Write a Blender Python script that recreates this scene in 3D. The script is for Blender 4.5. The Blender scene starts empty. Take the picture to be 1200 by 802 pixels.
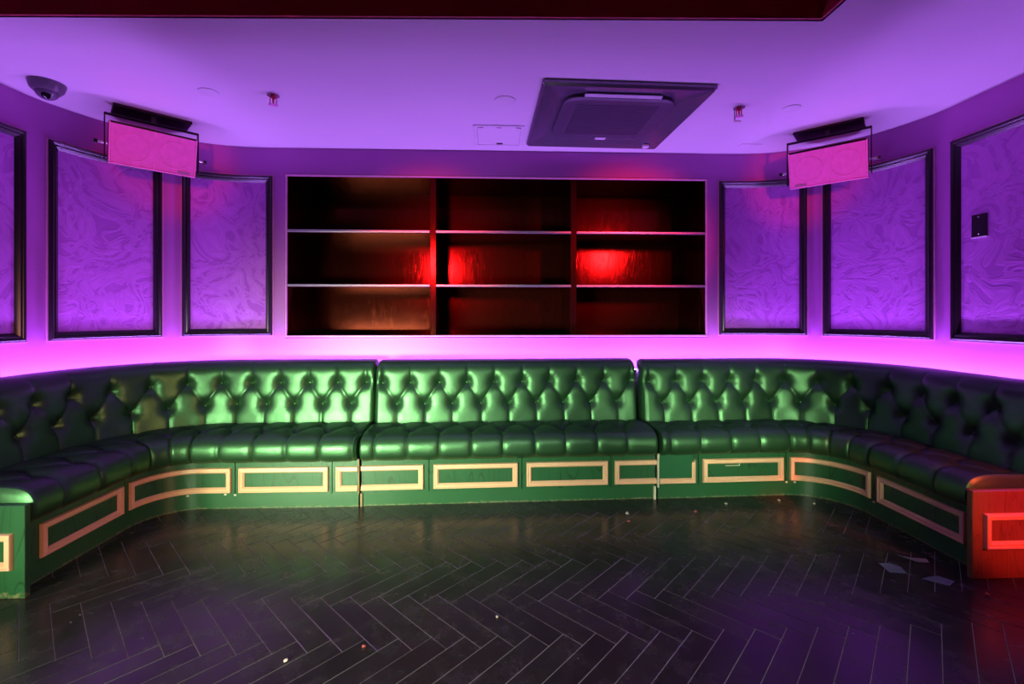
import bpy, bmesh, math, random
import numpy as np
from mathutils import Vector, Matrix

random.seed(7)
PI = math.pi
scene = bpy.context.scene
COL = scene.collection

# ------------------------------------------------------------------ camera
cam_d = bpy.data.cameras.new('camera')
cam_d.sensor_width = 36.0
cam_d.lens = 533.0 / 1200.0 * 36.0
cam_d.shift_y = -32.0 / 1200.0
cam_d.clip_start = 0.02
cam = bpy.data.objects.new('camera', cam_d)
COL.objects.link(cam)
cam.location = (0, 0, 1.2)
cam.rotation_euler = (math.radians(90), math.radians(0.0), math.radians(-2.2))
scene.camera = cam

# ------------------------------------------------------------------ world
w = bpy.data.worlds.new('world')
scene.world = w
w.use_nodes = True
w.node_tree.nodes['Background'].inputs[0].default_value = (0.02, 0.012, 0.02, 1)
w.node_tree.nodes['Background'].inputs[1].default_value = 0.3
vs = scene.view_settings
vs.view_transform = 'Standard'
vs.look = 'None'
vs.exposure = 0.0
vs.gamma = 1.0
vs.use_curve_mapping = False


# ------------------------------------------------------------------ lamps of the club
def aim(o, target):
    d = Vector(target) - Vector(o.location)
    o.rotation_euler = d.to_track_quat('-Z', 'Y').to_euler()


def area(name, loc, target, col, watts, sx, sy, spread=180):
    l = bpy.data.lights.new(name, 'AREA')
    l.shape = 'RECTANGLE'
    l.size, l.size_y = sx, sy
    l.color = col
    l.energy = watts
    l.spread = math.radians(spread)
    o = bpy.data.objects.new(name, l)
    COL.objects.link(o)
    o.location = loc
    aim(o, target)
    return o


def spot(name, loc, target, col, watts, angle, blend=0.5, radius=0.05):
    l = bpy.data.lights.new(name, 'SPOT')
    l.color = col
    l.energy = watts
    l.spot_size = math.radians(angle)
    l.spot_blend = blend
    l.shadow_soft_size = radius
    o = bpy.data.objects.new(name, l)
    COL.objects.link(o)
    o.location = loc
    aim(o, target)
    return o


LED_COLOR = (0.47, 0.17, 1.0)
LED_STRENGTH = 290.0
PALE_GREEN = (0.86, 1.0, 0.62)
RED = (1.0, 0.03, 0.06)
area('pale_wash_light', (-2.0, -0.45, 0.62), (-0.75, 2.95, 0.38), PALE_GREEN, 28, 1.4, 0.5, 50)
area('pale_wash_light', (1.3, -0.6, 0.85), (1.6, 2.95, 0.40), PALE_GREEN, 3.5, 0.35, 0.35, 28)
area('warm_wash_light', (1.3, -0.8, 0.9), (-1.7, 2.4, 0.2), (1.0, 0.42, 0.24), 4, 0.4, 0.4, 50)
spot('red_spot_light', (-0.92, 0.0, 2.0), (-0.456, 4.1, 1.62), RED, 900, 21, 0.7, 0.20)
spot('red_spot_light', (1.98, 0.0, 2.25), (0.95, 4.1, 1.68), RED, 900, 20, 0.7, 0.20)
spot('red_speaker_light', (-0.92, 0.0, 1.9), (-2.165, 2.985, 2.235), RED, 150, 14.5, 0.7, 0.08)
spot('red_speaker_light', (1.5, 0.0, 1.9), (2.255, 3.005, 2.21), RED, 165, 14.5, 0.7, 0.08)
spot('red_end_light', (2.75, 0.45, 1.25), (2.46, 2.0, 0.38), (1.0, 0.05, 0.03), 270, 23, 0.5, 0.06)
area('white_rear_light', (0.3, -1.2, 2.3), (0.1, 1.3, 0.0), (1.0, 0.96, 0.92), 8, 0.5, 0.5, 58)


# ------------------------------------------------------------------ node helpers
class NT:
    def __init__(self, name):
        self.m = bpy.data.materials.new(name)
        self.m.use_nodes = True
        self.t = self.m.node_tree
        self.b = self.t.nodes['Principled BSDF']
        self._co = None

    def node(self, kind, ins=None, **props):
        n = self.t.nodes.new(kind)
        for k, v in props.items():
            setattr(n, k, v)
        for k, v in (ins or {}).items():
            self.put(n.inputs[k], v)
        return n

    def put(self, sock, v):
        if isinstance(v, bpy.types.NodeSocket):
            self.t.links.new(v, sock)
        else:
            if sock.type == 'RGBA' and len(v) == 3:
                v = (*v, 1)
            sock.default_value = v

    def set(self, **kw):
        for k, v in kw.items():
            self.put(self.b.inputs[k.replace('_', ' ')], v)
        return self

    def coords(self, kind='Object', scale=(1, 1, 1)):
        n = self.node('ShaderNodeTexCoord')
        mp = self.node('ShaderNodeMapping', {'Vector': n.outputs[kind], 'Scale': scale})
        return mp.outputs[0]

    def math(self, op, a, b=0.0, c=0.0):
        n = self.node('ShaderNodeMath', operation=op)
        self.put(n.inputs[0], a)
        self.put(n.inputs[1], b)
        self.put(n.inputs[2], c)
        return n.outputs[0]

    def noise(self, vec, scale, detail=3.0, rough=0.5, dist=0.0):
        n = self.node('ShaderNodeTexNoise', {'Vector': vec, 'Scale': scale, 'Detail': detail,
                                             'Roughness': rough, 'Distortion': dist})
        return n.outputs[0]

    def ramp(self, fac, stops, interp='LINEAR'):
        n = self.node('ShaderNodeValToRGB', {'Fac': fac})
        n.color_ramp.interpolation = interp
        cr = n.color_ramp
        while len(cr.elements) < len(stops):
            cr.elements.new(0.5)
        for e, (p, c) in zip(cr.elements, stops):
            e.position = p
            e.color = (*c, 1) if len(c) == 3 else c
        return n.outputs[0]

    def mix(self, fac, a, b):
        n = self.node('ShaderNodeMix', data_type='RGBA')
        self.put(n.inputs[0], fac)
        self.put(n.inputs[6], a)
        self.put(n.inputs[7], b)
        return n.outputs[2]

    def bump(self, h, strength=0.3, dist=0.01):
        n = self.node('ShaderNodeBump', {'Strength': strength, 'Distance': dist, 'Height': h})
        self.t.links.new(n.outputs[0], self.b.inputs['Normal'])
        return self


def g(v):
    return (v, v, v)


def flat(name, col, rough=0.5, metal=0.0, spec=0.5):
    n = NT(name)
    c = n.coords()
    v = n.noise(c, 35.0, 2.0)
    n.set(Base_Color=n.mix(v, tuple(x * 0.85 for x in col), tuple(min(1, x * 1.12) for x in col)),
          Roughness=rough, Metallic=metal)
    n.b.inputs['Specular IOR Level'].default_value = spec
    return n.m


def m_ceiling():
    n = NT('ceiling_paint')
    c = n.coords()
    v = n.noise(c, 1.6, 2.0)
    n.set(Base_Color=n.mix(v, (0.74, 0.72, 0.74), (0.80, 0.78, 0.80)), Roughness=0.6)
    n.b.inputs['Specular IOR Level'].default_value = 0.3
    n.bump(n.noise(c, 60.0, 3.0), 0.04, 0.004)
    return n.m


def m_wall():
    n = NT('plum_wall_paint')
    c = n.coords()
    v = n.noise(c, 2.2, 4.0)
    n.set(Base_Color=n.mix(v, (0.45, 0.12, 0.44), (0.51, 0.14, 0.50)), Roughness=0.42)
    n.b.inputs['Specular IOR Level'].default_value = 0.5
    n.bump(n.noise(c, 90.0, 3.0), 0.05, 0.003)
    return n.m


def m_fabric():
    n = NT('damask_fabric')
    c = n.coords()
    warp = n.node('ShaderNodeTexNoise', {'Vector': c, 'Scale': 2.6, 'Detail': 1.0})
    off = n.node('ShaderNodeVectorMath', {0: warp.outputs[1], 1: (0.45, 0.45, 0.45)}, operation='MULTIPLY')
    cc = n.node('ShaderNodeVectorMath', {0: c, 1: off.outputs[0]}, operation='ADD').outputs[0]
    big = n.noise(cc, 3.6, 1.0, 0.4, 0.6)
    rings = n.math('SINE', n.math('MULTIPLY', big, 42.0))
    leaf = n.noise(cc, 9.0, 1.0, 0.4, 1.4)
    leafr = n.math('SINE', n.math('MULTIPLY', leaf, 24.0))
    pat = n.math('ADD', n.math('MULTIPLY', rings, 0.6), n.math('MULTIPLY', leafr, 0.4))
    p01 = n.ramp(n.math('MULTIPLY_ADD', pat, 0.5, 0.5), [(0.18, g(0)), (0.34, g(0.75)), (0.6, g(0.62)), (0.85, g(1.0))])
    fine = n.noise(n.coords(scale=(1, 1, 0.25)), 240.0, 2.0)
    col = n.mix(p01, (0.42, 0.10, 0.47), (0.55, 0.16, 0.60))
    n.set(Base_Color=col, Roughness=n.math('MULTIPLY_ADD', p01, -0.22, 0.68))
    n.b.inputs['Sheen Weight'].default_value = 0.15
    n.bump(n.math('ADD', n.math('MULTIPLY', p01, 0.8), n.math('MULTIPLY', fine, 0.2)), 0.35, 0.006)
    return n.m


def m_dark_wood(name, a, b, rough=0.3, spec=0.5, axis=(14, 14, 1.0), tint=None):
    n = NT(name)
    c = n.coords(scale=axis)
    v = n.noise(c, 1.6, 3.0, 0.55, 0.4)
    fr = n.math('FRACT', n.math('MULTIPLY', v, 9.0))
    line = n.ramp(fr, [(0.0, g(0)), (0.12, g(1)), (0.8, g(0.75)), (1.0, g(0.4))])
    n.set(Base_Color=n.mix(line, a, b), Roughness=n.math('MULTIPLY_ADD', line, -0.08, rough + 0.06))
    n.b.inputs['Specular IOR Level'].default_value = spec
    if tint:
        n.put(n.b.inputs['Specular Tint'], tint)
    n.bump(line, 0.05, 0.002)
    return n.m


def m_leather():
    n = NT('green_black_leather')
    c = n.coords()
    v = n.noise(c, 5.0, 3.0)
    vor = n.node('ShaderNodeTexVoronoi', {'Vector': c, 'Scale': 420.0})
    n.set(Base_Color=n.mix(v, (0.042, 0.125, 0.056), (0.054, 0.155, 0.070)), Metallic=0.75,
          Roughness=n.math('MULTIPLY_ADD', n.noise(c, 18.0, 3.0), 0.12, 0.33))
    n.b.inputs['Specular IOR Level'].default_value = 0.7
    h = n.math('ADD', n.math('MULTIPLY', vor.outputs[0], 0.18), n.noise(c, 26.0, 4.0, 0.6, 0.5))
    n.bump(h, 0.16, 0.006)
    return n.m


def m_green_wood():
    n = NT('green_stained_oak')
    c = n.coords(scale=(6, 6, 1.2))
    v = n.noise(c, 1.1, 1.0, 0.4, 0.2)
    fr = n.math('FRACT', n.math('MULTIPLY', v, 10.0))
    line = n.ramp(fr, [(0.0, g(0.35)), (0.05, g(0.4)), (0.10, g(1)), (0.9, g(0.92)), (1.0, g(0.85))])
    big = n.noise(n.coords(), 3.0, 2.0)
    green = n.mix(big, (0.014, 0.080, 0.031), (0.022, 0.112, 0.043))
    col = n.mix(line, (0.006, 0.03, 0.012), green)
    # scuffed lower edge: bare pale wood showing through close to the floor
    geo = n.node('ShaderNodeNewGeometry')
    sep = n.node('ShaderNodeSeparateXYZ', {0: geo.outputs['Position']})
    edge = n.ramp(sep.outputs[2], [(0.0, g(0.62)), (0.018, g(0.5)), (0.035, g(0.32)), (0.08, g(0.0))])
    sc = n.noise(n.coords(scale=(1, 1, 1.5)), 46.0, 4.0, 0.65)
    wear = n.ramp(n.math('ADD', n.math('MULTIPLY', edge, 0.55), n.math('MULTIPLY', sc, 0.6)), [(0.56, g(0)), (0.66, g(1))])
    col = n.mix(n.math('MULTIPLY', wear, 0.7), col, (0.26, 0.25, 0.12))
    n.set(Base_Color=col, Roughness=n.math('MULTIPLY_ADD', sc, 0.2, 0.26))
    n.bump(n.math('ADD', line, sc), 0.10, 0.002)
    return n.m


def m_gold():
    n = NT('cream_gold_paint')
    c = n.coords()
    v = n.noise(c, 22.0, 3.0)
    n.set(Base_Color=n.mix(v, (0.72, 0.42, 0.26), (0.82, 0.50, 0.33)), Roughness=0.38)
    return n.m


def m_plank():
    n = NT('black_oak_plank')
    oi = n.node('ShaderNodeObjectInfo')
    rnd = oi.outputs['Random']
    c = n.coords(scale=(1.6, 22, 4))
    cv = n.node('ShaderNodeVectorMath', {0: c, 1: oi.outputs['Location']}, operation='ADD').outputs[0]
    gr = n.noise(cv, 3.0, 4.0, 0.6, 0.2)
    geo = n.node('ShaderNodeNewGeometry')
    P = geo.outputs['Position']
    smear = n.noise(P, 2.3, 5.0, 0.65, 0.8)
    dust = n.noise(P, 9.0, 6.0, 0.7, 0.3)
    base = n.mix(gr, (0.010, 0.009, 0.009), (0.022, 0.020, 0.020))
    base = n.mix(n.math('MULTIPLY', rnd, 0.6), base, (0.028, 0.025, 0.025))
    dm = n.ramp(dust, [(0.45, g(0)), (0.75, g(1))])
    base = n.mix(n.math('MULTIPLY', dm, 0.22), base, (0.085, 0.080, 0.080))
    # sparse specks of plaster dust
    vor = n.node('ShaderNodeTexVoronoi', {'Vector': P, 'Scale': 17.0})
    vs_ = n.ramp(vor.outputs[0], [(0.035, g(1)), (0.055, g(0))])
    pick = n.ramp(n.node('ShaderNodeSeparateColor', {0: vor.outputs[1]}).outputs[0], [(0.80, g(0)), (0.82, g(1))])
    sp = n.math('MULTIPLY', vs_, pick)
    base = n.mix(n.math('MULTIPLY', sp, 0.8), base, (0.45, 0.43, 0.40))
    ro = n.math('ADD', n.math('MULTIPLY', smear, 0.22), n.math('MULTIPLY', dm, 0.10))
    n.set(Base_Color=base, Roughness=n.math('ADD', ro, 0.12))
    n.b.inputs['Specular IOR Level'].default_value = 0.5
    n.bump(n.math('ADD', gr, n.math('MULTIPLY', smear, 0.5)), 0.08, 0.003)
    return n.m


def m_emit(name, col, s):
    n = NT(name)
    n.set(Base_Color=(0.8, 0.8, 0.8), Emission_Color=col, Emission_Strength=s)
    return n.m


def m_plinth():
    n = NT('green_plinth_paint')
    c = n.coords()
    sc = n.noise(n.coords(scale=(1, 1, 1.5)), 46.0, 4.0, 0.65)
    geo = n.node('ShaderNodeNewGeometry')
    sep = n.node('ShaderNodeSeparateXYZ', {0: geo.outputs['Position']})
    edge = n.ramp(sep.outputs[2], [(0.0, g(0.7)), (0.012, g(0.45)), (0.03, g(0.2)), (0.08, g(0.0))])
    wear = n.ramp(n.math('ADD', n.math('MULTIPLY', edge, 0.55), n.math('MULTIPLY', sc, 0.6)), [(0.58, g(0)), (0.68, g(1))])
    col = n.mix(n.noise(c, 4.0, 3.0), (0.016, 0.085, 0.032), (0.023, 0.115, 0.044))
    col = n.mix(n.math('MULTIPLY', wear, 0.6), col, (0.24, 0.25, 0.13))
    n.set(Base_Color=col, Roughness=n.math('MULTIPLY_ADD', sc, 0.2, 0.24))
    return n.m


M = dict(
    plinth=m_plinth(),
    ceiling=m_ceiling(), wall=m_wall(), fabric=m_fabric(),
    frame=flat('black_walnut_moulding', (0.016, 0.010, 0.013), 0.26, 0, 0.6),
    reveal=flat('pink_reveal_edge', (0.66, 0.28, 0.46), 0.35),
    shelf=m_dark_wood('dark_wood_red_glow', (0.014, 0.0018, 0.0014), (0.030, 0.0035, 0.0028), 0.13, 0.36, (9, 9, 1.1), (1.0, 0.16, 0.10)),  # dark wood; red lamp glow put into its colour and specular tint
    nosing=flat('brushed_shelf_edge', (0.35, 0.30, 0.38), 0.3, 0.6),
    leather=m_leather(), green=m_green_wood(), gold=m_gold(), endwood=m_dark_wood('worn_brown_end_board', (0.13, 0.045, 0.02), (0.24, 0.09, 0.045), 0.4, 0.5, (9, 9, 1.0)), plank=m_plank(),
    grout=flat('dusty_joint_filler', (0.30, 0.29, 0.28), 0.9, 0, 0.1),
    raw=flat('raw_plywood_edge', (0.30, 0.20, 0.10), 0.7),
    fresh=m_dark_wood('fresh_green_patch', (0.010, 0.085, 0.035), (0.014, 0.11, 0.045), 0.36, 0.5, (30, 30, 1)),
    fascia=flat('dark_red_paint', (0.46, 0.03, 0.05), 0.5),
    black=flat('black_plastic', (0.012, 0.011, 0.013), 0.35),
    blackm=flat('black_steel', (0.015, 0.014, 0.016), 0.3, 0.4),
    steel=flat('bright_steel', (0.65, 0.63, 0.66), 0.22, 0.9),
    grille=flat('pink_lit_speaker_cloth', (0.80, 0.25, 0.62), 0.55),  # white cloth, with the pink lamp light put into its colour
    grille2=flat('pink_lit_speaker_rim', (0.90, 0.34, 0.70), 0.4),  # same pink light put into the rim colour, a little brighter
    badge=flat('grey_badge', (0.34, 0.26, 0.36), 0.35),
    acgrey=flat('charcoal_gloss_plastic', (0.26, 0.23, 0.30), 0.25, 0.65, 0.5),
    acdark=flat('charcoal_grille', (0.085, 0.07, 0.10), 0.42),
    aclight=flat('lit_louver_plastic', (0.62, 0.58, 0.64), 0.3),  # brighter louver copy with the light on it put into the colour
    white=flat('white_plastic', (0.80, 0.78, 0.80), 0.4),
    redglass=flat('red_glass', (0.75, 0.02, 0.12), 0.15),
    lens=flat('dark_lens', (0.008, 0.008, 0.01), 0.05),
    domeglass=flat('smoked_dome', (0.16, 0.13, 0.18), 0.06),
    camgrey=flat('grey_camera_housing', (0.15, 0.13, 0.16), 0.32),
    paper=flat('grey_paper', (0.13, 0.17, 0.18), 0.5),
    crumb=flat('pale_crumb', (0.62, 0.58, 0.46), 0.8),
    crumbr=flat('red_crumb', (0.55, 0.14, 0.10), 0.7),
    led=m_emit('violet_led', LED_COLOR, LED_STRENGTH),
    ind=flat('pale_indicator', (0.9, 0.88, 0.9), 0.25),
)


# ------------------------------------------------------------------ object helpers
def thing(name, loc, label, cat, group=None, rot=None):
    o = bpy.data.objects.new(name, None)
    o.empty_display_size = 0.1
    o.location = loc
    if rot:
        o.rotation_euler = rot
    COL.objects.link(o)
    o['label'] = label
    o['category'] = cat
    if group:
        o['group'] = group
    return o


def root_loc(p):
    while p is not None and p.parent is not None:
        p = p.parent
    return Vector(p.location) if p is not None else Vector((0, 0, 0))


def mesh_obj(name, verts, faces, mat, parent=None, smooth=False, local=False, fix=True):
    v = np.asarray(verts, dtype=float)
    if parent is not None and not local:
        v = v - np.array(root_loc(parent))
    me = bpy.data.meshes.new(name)
    me.from_pydata(v.tolist(), [], [list(map(int, f)) for f in faces])
    if fix:
        bm = bmesh.new()
        bm.from_mesh(me)
        bmesh.ops.recalc_face_normals(bm, faces=bm.faces)
        bm.to_mesh(me)
        bm.free()
    if smooth:
        me.polygons.foreach_set('use_smooth', [True] * len(me.polygons))
        if smooth == 'auto':
            try:
                me.set_sharp_from_angle(angle=math.radians(38))
            except Exception:
                pass
    me.materials.append(M[mat])
    o = bpy.data.objects.new(name, me)
    COL.objects.link(o)
    if parent is not None:
        o.parent = parent
    return o


def bm_obj(name, bm, mat, parent=None, smooth=False, local=False):
    bmesh.ops.recalc_face_normals(bm, faces=bm.faces)
    if parent is not None and not local:
        bmesh.ops.translate(bm, verts=bm.verts, vec=-root_loc(parent))
    me = bpy.data.meshes.new(name)
    bm.to_mesh(me)
    bm.free()
    if smooth:
        me.polygons.foreach_set('use_smooth', [True] * len(me.polygons))
        me.set_sharp_from_angle(angle=math.radians(38))
    me.materials.append(M[mat])
    o = bpy.data.objects.new(name, me)
    COL.objects.link(o)
    if parent is not None:
        o.parent = parent
    return o


def box_bm(x0, x1, y0, y1, z0, z1, bev=0.0, seg=1, bm=None):
    b = bmesh.new()
    bmesh.ops.create_cube(b, size=1)
    for v in b.verts:
        v.co = ((x0 + x1) / 2 + v.co.x * (x1 - x0), (y0 + y1) / 2 + v.co.y * (y1 - y0), (z0 + z1) / 2 + v.co.z * (z1 - z0))
    if bev:
        bmesh.ops.bevel(b, geom=list(b.edges), offset=bev, segments=seg, affect='EDGES', profile=0.6)
    if bm is None:
        return b
    me = bpy.data.meshes.new('tmp')
    b.to_mesh(me)
    b.free()
    bm.from_mesh(me)
    bpy.data.meshes.remove(me)
    return bm


def lathe(prof, n=32, ctr=(0, 0, 0), close=True):
    """profile of (r, z) from bottom to top -> verts, faces"""
    V, F = [], []
    for r, z in prof:
        for k in range(n):
            a = 2 * PI * k / n
            V.append((ctr[0] + r * math.cos(a), ctr[1] + r * math.sin(a), ctr[2] + z))
    for i in range(len(prof) - 1):
        for k in range(n):
            F.append((i * n + k, i * n + (k + 1) % n, (i + 1) * n + (k + 1) % n, (i + 1) * n + k))
    if close:
        F.append(tuple(range(n)))
        F.append(tuple(range((len(prof) - 1) * n, len(prof) * n)))
    return V, F


def struct(o):
    o['kind'] = 'structure'
    return o


# ------------------------------------------------------------------ plan paths (walked left-front -> back -> right-front)
class Path:
    def __init__(self, p, h, segs, ref=0.0):
        self.segs = []
        self.L = 0.0
        L = 0.0
        x, y = p
        for sgm in segs:
            if sgm[0] == 'L':
                self.segs.append((L, L + sgm[1], 'L', x, y, h))
                x += sgm[1] * math.cos(h)
                y += sgm[1] * math.sin(h)
                L += sgm[1]
            else:
                R, a = sgm[1], sgm[2]
                cx = x + R * math.sin(h)
                cy = y - R * math.cos(h)
                ln = (R + ref) * a
                self.segs.append((L, L + ln, 'A', cx, cy, h, R, a))
                h -= a
                x = cx - R * math.sin(h)
                y = cy + R * math.cos(h)
                L += ln
        self.L = L

    def at(self, u, d=0.0):
        for sgm in self.segs:
            if u <= sgm[1] or sgm is self.segs[-1]:
                if sgm[2] == 'L':
                    t = u - sgm[0]
                    h = sgm[5]
                    return (sgm[3] + t * math.cos(h) - d * math.sin(h), sgm[4] + t * math.sin(h) + d * math.cos(h), h)
                h = sgm[5] - (u - sgm[0]) / (sgm[1] - sgm[0]) * sgm[7]
                R = sgm[6] + d
                return (sgm[3] - R * math.sin(h), sgm[4] + R * math.cos(h), h)

    def samples(self, u0, u1, step):
        """sample values, with every joint between segments included"""
        pts = [u0]
        cuts = sorted({sg[0] for sg in self.segs} | {sg[1] for sg in self.segs})
        cuts = [c for c in cuts if u0 + 1e-6 < c < u1 - 1e-6] + [u1]
        for c in cuts:
            a = pts[-1]
            curved = any(sg[2] == 'A' and sg[0] - 1e-6 <= a and c <= sg[1] + 1e-6 for sg in self.segs)
            n = max(1, int(math.ceil((c - a) / step))) if curved else 1
            for k in range(1, n + 1):
                pts.append(a + (c - a) * k / n)
        return pts


def ribbon_box(path, u0, u1, d0, d1, z0, z1, step=0.04):
    """closed slab that follows the path, between two offsets and two heights"""
    us = path.samples(u0, u1, step)
    V, F = [], []
    for u in us:
        for d, z in ((d0, z0), (d1, z0), (d1, z1), (d0, z1)):
            x, y, _ = path.at(u, d)
            V.append((x, y, z))
    for i in range(len(us) - 1):
        for k in range(4):
            a, b = i * 4 + k, i * 4 + (k + 1) % 4
            F.append((a, b, b + 4, a + 4))
    F.append((0, 1, 2, 3))
    e = (len(us) - 1) * 4
    F.append((e, e + 1, e + 2, e + 3))
    return V, F


def strip_solid(rows):
    """rows: closed cross-sections (same vertex count) swept one after another, capped"""
    n = len(rows[0])
    V = [p for r in rows for p in r]
    F = []
    for i in range(len(rows) - 1):
        for k in range(n):
            a, b = i * n + k, i * n + (k + 1) % n
            F.append((a, b, b + n, a + n))
    F.append(tuple(range(n)))
    F.append(tuple(range((len(rows) - 1) * n, len(rows) * n)))
    return V, F


def moulding_rect(path, u0, u1, z0, z1, prof, base, mat, parent, name='moulding', sides='TBLR', open_l=False, open_r=False, step=0.04):
    """four mitred strips; prof = [(across from outer edge, proud height)], proud = towards the room (-d)"""
    P = [(0, -0.001)] + list(prof) + [(prof[-1][0], -0.001)]
    out = []
    wid = prof[-1][0]
    for sd in sides:
        rows = []
        if sd in 'TB':
            us = path.samples(u0, u1, step)
            for i, u in enumerate(us):
                row = []
                for a, h in P:
                    uu = u
                    if i == 0 and not open_l:
                        uu = u0 + a
                    elif i == len(us) - 1 and not open_r:
                        uu = u1 - a
                    elif not open_l and u < u0 + wid:
                        uu = max(u, u0 + a)
                    x, y, _ = path.at(uu, base - h)
                    row.append((x, y, (z1 - a) if sd == 'T' else (z0 + a)))
                rows.append(row)
        else:
            if (sd == 'L' and open_l) or (sd == 'R' and open_r):
                continue
            for zz in (z0, z1):
                row = []
                for a, h in P:
                    x, y, _ = path.at(u0 + a if sd == 'L' else u1 - a, base - h)
                    row.append((x, y, zz + a if zz == z0 else zz - a))
                rows.append(row)
        V, F = strip_solid(rows)
        out.append(mesh_obj(name, V, F, mat, parent, smooth='auto'))
    return out


# ================================================================== SHELL
CZ = 2.49
WALL = Path((-2.75, -2.5), PI / 2, [('L', 5.13), ('A', .95, PI / 2), ('L', 3.73), ('A', .9, PI / 2), ('L', 5.18)])
# bookcase opening
BX0, BX1, BZ0, BZ1 = -1.598, 1.684, 1.04, 2.27
U_OP0, U_OP1 = 6.824, 10.106
ARC_L0, ARC_R1 = 5.13, 5.13 + .95 * PI / 2 + 3.73 + .9 * PI / 2


def wall_piece(name, u0, u1, hole=None):
    us = WALL.samples(u0, u1, 0.03)
    if hole:
        us = sorted(set(us) | {hole[0], hole[1]})
    zs = [0.0, BZ0, BZ1, 2.95] if hole else [0.0, 2.95]
    V, F = [], []
    for u in us:
        for z in zs:
            x, y, _ = WALL.at(u)
            V.append((x, y, z))
    nz = len(zs)
    off = len(V)
    for u in us:
        for z in zs:
            x, y, _ = WALL.at(u, 0.10)
            V.append((x, y, z))
    for i in range(len(us) - 1):
        for j in range(nz - 1):
            inhole = hole and hole[0] - 1e-6 <= us[i] and us[i + 1] <= hole[1] + 1e-6 and j == 1
            if inhole:
                continue
            a, b = i * nz + j, (i + 1) * nz + j
            F.append((a, b, b + 1, a + 1))
            F.append((off + a, off + a + 1, off + b + 1, off + b))
    o = mesh_obj(name, V, F, 'wall', smooth='auto', fix=False)
    # make the room side face inwards
    return struct(o)


wall_piece('wall_back', ARC_L0, ARC_R1, (U_OP0, U_OP1))
wall_piece('wall_left', 0.0, ARC_L0)
wall_piece('wall_right', ARC_R1, WALL.L)
struct(bm_obj('wall_front', box_bm(-2.85, 2.93, -2.6, -2.5, 0, 2.95), 'fascia'))

# dropped ceiling over the seating, with the recess in front of it
EDGE = ((-3.0, 2.062), (1.42, 1.925))
bm = bmesh.new()
lo = [(-3.0, 3.72), (3.0, 3.72), (3.0, -2.6), (1.47, -2.6), (1.43, 1.935), (-3.0, 2.072)]
bot = [bm.verts.new((x, y, CZ)) for x, y in lo]
top = [bm.verts.new((x, y, CZ + .02)) for x, y in lo]
bm.faces.new(bot)
bm.faces.new(top)
for i in range(6):
    bm.faces.new((bot[i], bot[(i + 1) % 6], top[(i + 1) % 6], top[i]))
struct(bm_obj('ceiling', bm, 'ceiling'))
struct(bm_obj('ceiling', box_bm(-3.0, 3.0, -2.6, 3.72, 2.95, 3.0), 'fascia'))
# fascia boards of the recess (front and right return)
V = [(-3.0, 2.062, CZ), (1.42, 1.925, CZ), (1.46, -2.6, CZ),
     (-3.0, 2.062 + .02, CZ), (1.44, 1.945, CZ), (1.48, -2.6, CZ)]
V += [(x, y, 2.95) for x, y, z in V]
F = [(0, 1, 7, 6), (1, 2, 8, 7), (3, 4, 10, 9), (4, 5, 11, 10), (0, 1, 4, 3), (1, 2, 5, 4), (6, 7, 10, 9), (7, 8, 11, 10), (0, 3, 9, 6), (2, 5, 11, 8)]
struct(mesh_obj('trim_1', V, F, 'fascia'))

# ------------------------------------------------------------------ herringbone floor
floor = struct(bm_obj('floor', box_bm(-2.85, 2.93, -2.6, 3.68, -0.06, -0.0016), 'grout'))
PW, PL, GAP = 0.087, 0.366, 0.0022
S2 = math.sqrt(0.5)
A_, B_ = Vector((S2, S2, 0)), Vector((S2, -S2, 0))
TIP = Vector((-0.923, 1.899, 0))
ORG = TIP - A_ * PL - B_ * (PW - PL)


def plank_mesh(name):
    l, wd, t, c = PL - GAP, PW - GAP, 0.011, 0.0012
    b = box_bm(-l / 2, l / 2, -wd / 2, wd / 2, -t, 0)
    tops = [e for e in b.edges if all(abs(v.co.z) < 1e-6 for v in e.verts)]
    bmesh.ops.bevel(b, geom=tops, offset=c, segments=1, affect='EDGES')
    bmesh.ops.recalc_face_normals(b, faces=b.faces)
    me = bpy.data.meshes.new(name)
    b.to_mesh(me)
    b.free()
    me.materials.append(M['plank'])
    return me


plank_me = plank_mesh('plank')
spots = []
for i in range(-90, 91):
    for j in range(-30, 31):
        o = ORG + (A_ + B_) * (PW * i) + (A_ - B_) * (PL * j)
        spots.append((o + A_ * (PL / 2) + B_ * (PW / 2), PI / 4))
        spots.append((o + A_ * (PL + PW / 2) + B_ * (PW - PL / 2), -PI / 4))


def front_limit(x):
    return 3.0


near, far = [], []
for c, a in spots:
    if not (-2.58 < c.x < 2.66 and -2.3 < c.y < 3.1):
        continue
    # planks within view of the seats' front edge count singly, the rest are joined
    inside = -2.22 < c.x < 2.42 and 1.30 < c.y < 3.04
    corner = (c.x < -1.95 and c.y > 2.78) or (c.x > 2.12 and c.y > 2.84)
    wide = abs(c.x - 0.06) < 1.13 * c.y + 0.12
    (near if inside and wide and not corner else far).append((c, a))
near.sort(key=lambda t: t[0].length)
far += near[298:]
near = near[:298]
for c, a in near:
    p = bpy.data.objects.new('plank', plank_me)
    COL.objects.link(p)
    p.parent = floor
    p.location = (c.x, c.y, random.uniform(-0.0005, 0.0003))
    p.rotation_euler = (random.uniform(-.002, .002), random.uniform(-.0012, .0012), a + (PI if random.random() < .5 else 0))
bm = bmesh.new()
for c, a in far:
    b = bmesh.new()
    b.from_mesh(plank_me)
    bmesh.ops.rotate(b, verts=b.verts, cent=(0, 0, 0), matrix=Matrix.Rotation(a, 3, 'Z'))
    bmesh.ops.translate(b, verts=b.verts, vec=(c.x, c.y, 0))
    t = bpy.data.meshes.new('t')
    b.to_mesh(t)
    b.free()
    bm.from_mesh(t)
    bpy.data.meshes.remove(t)
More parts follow.
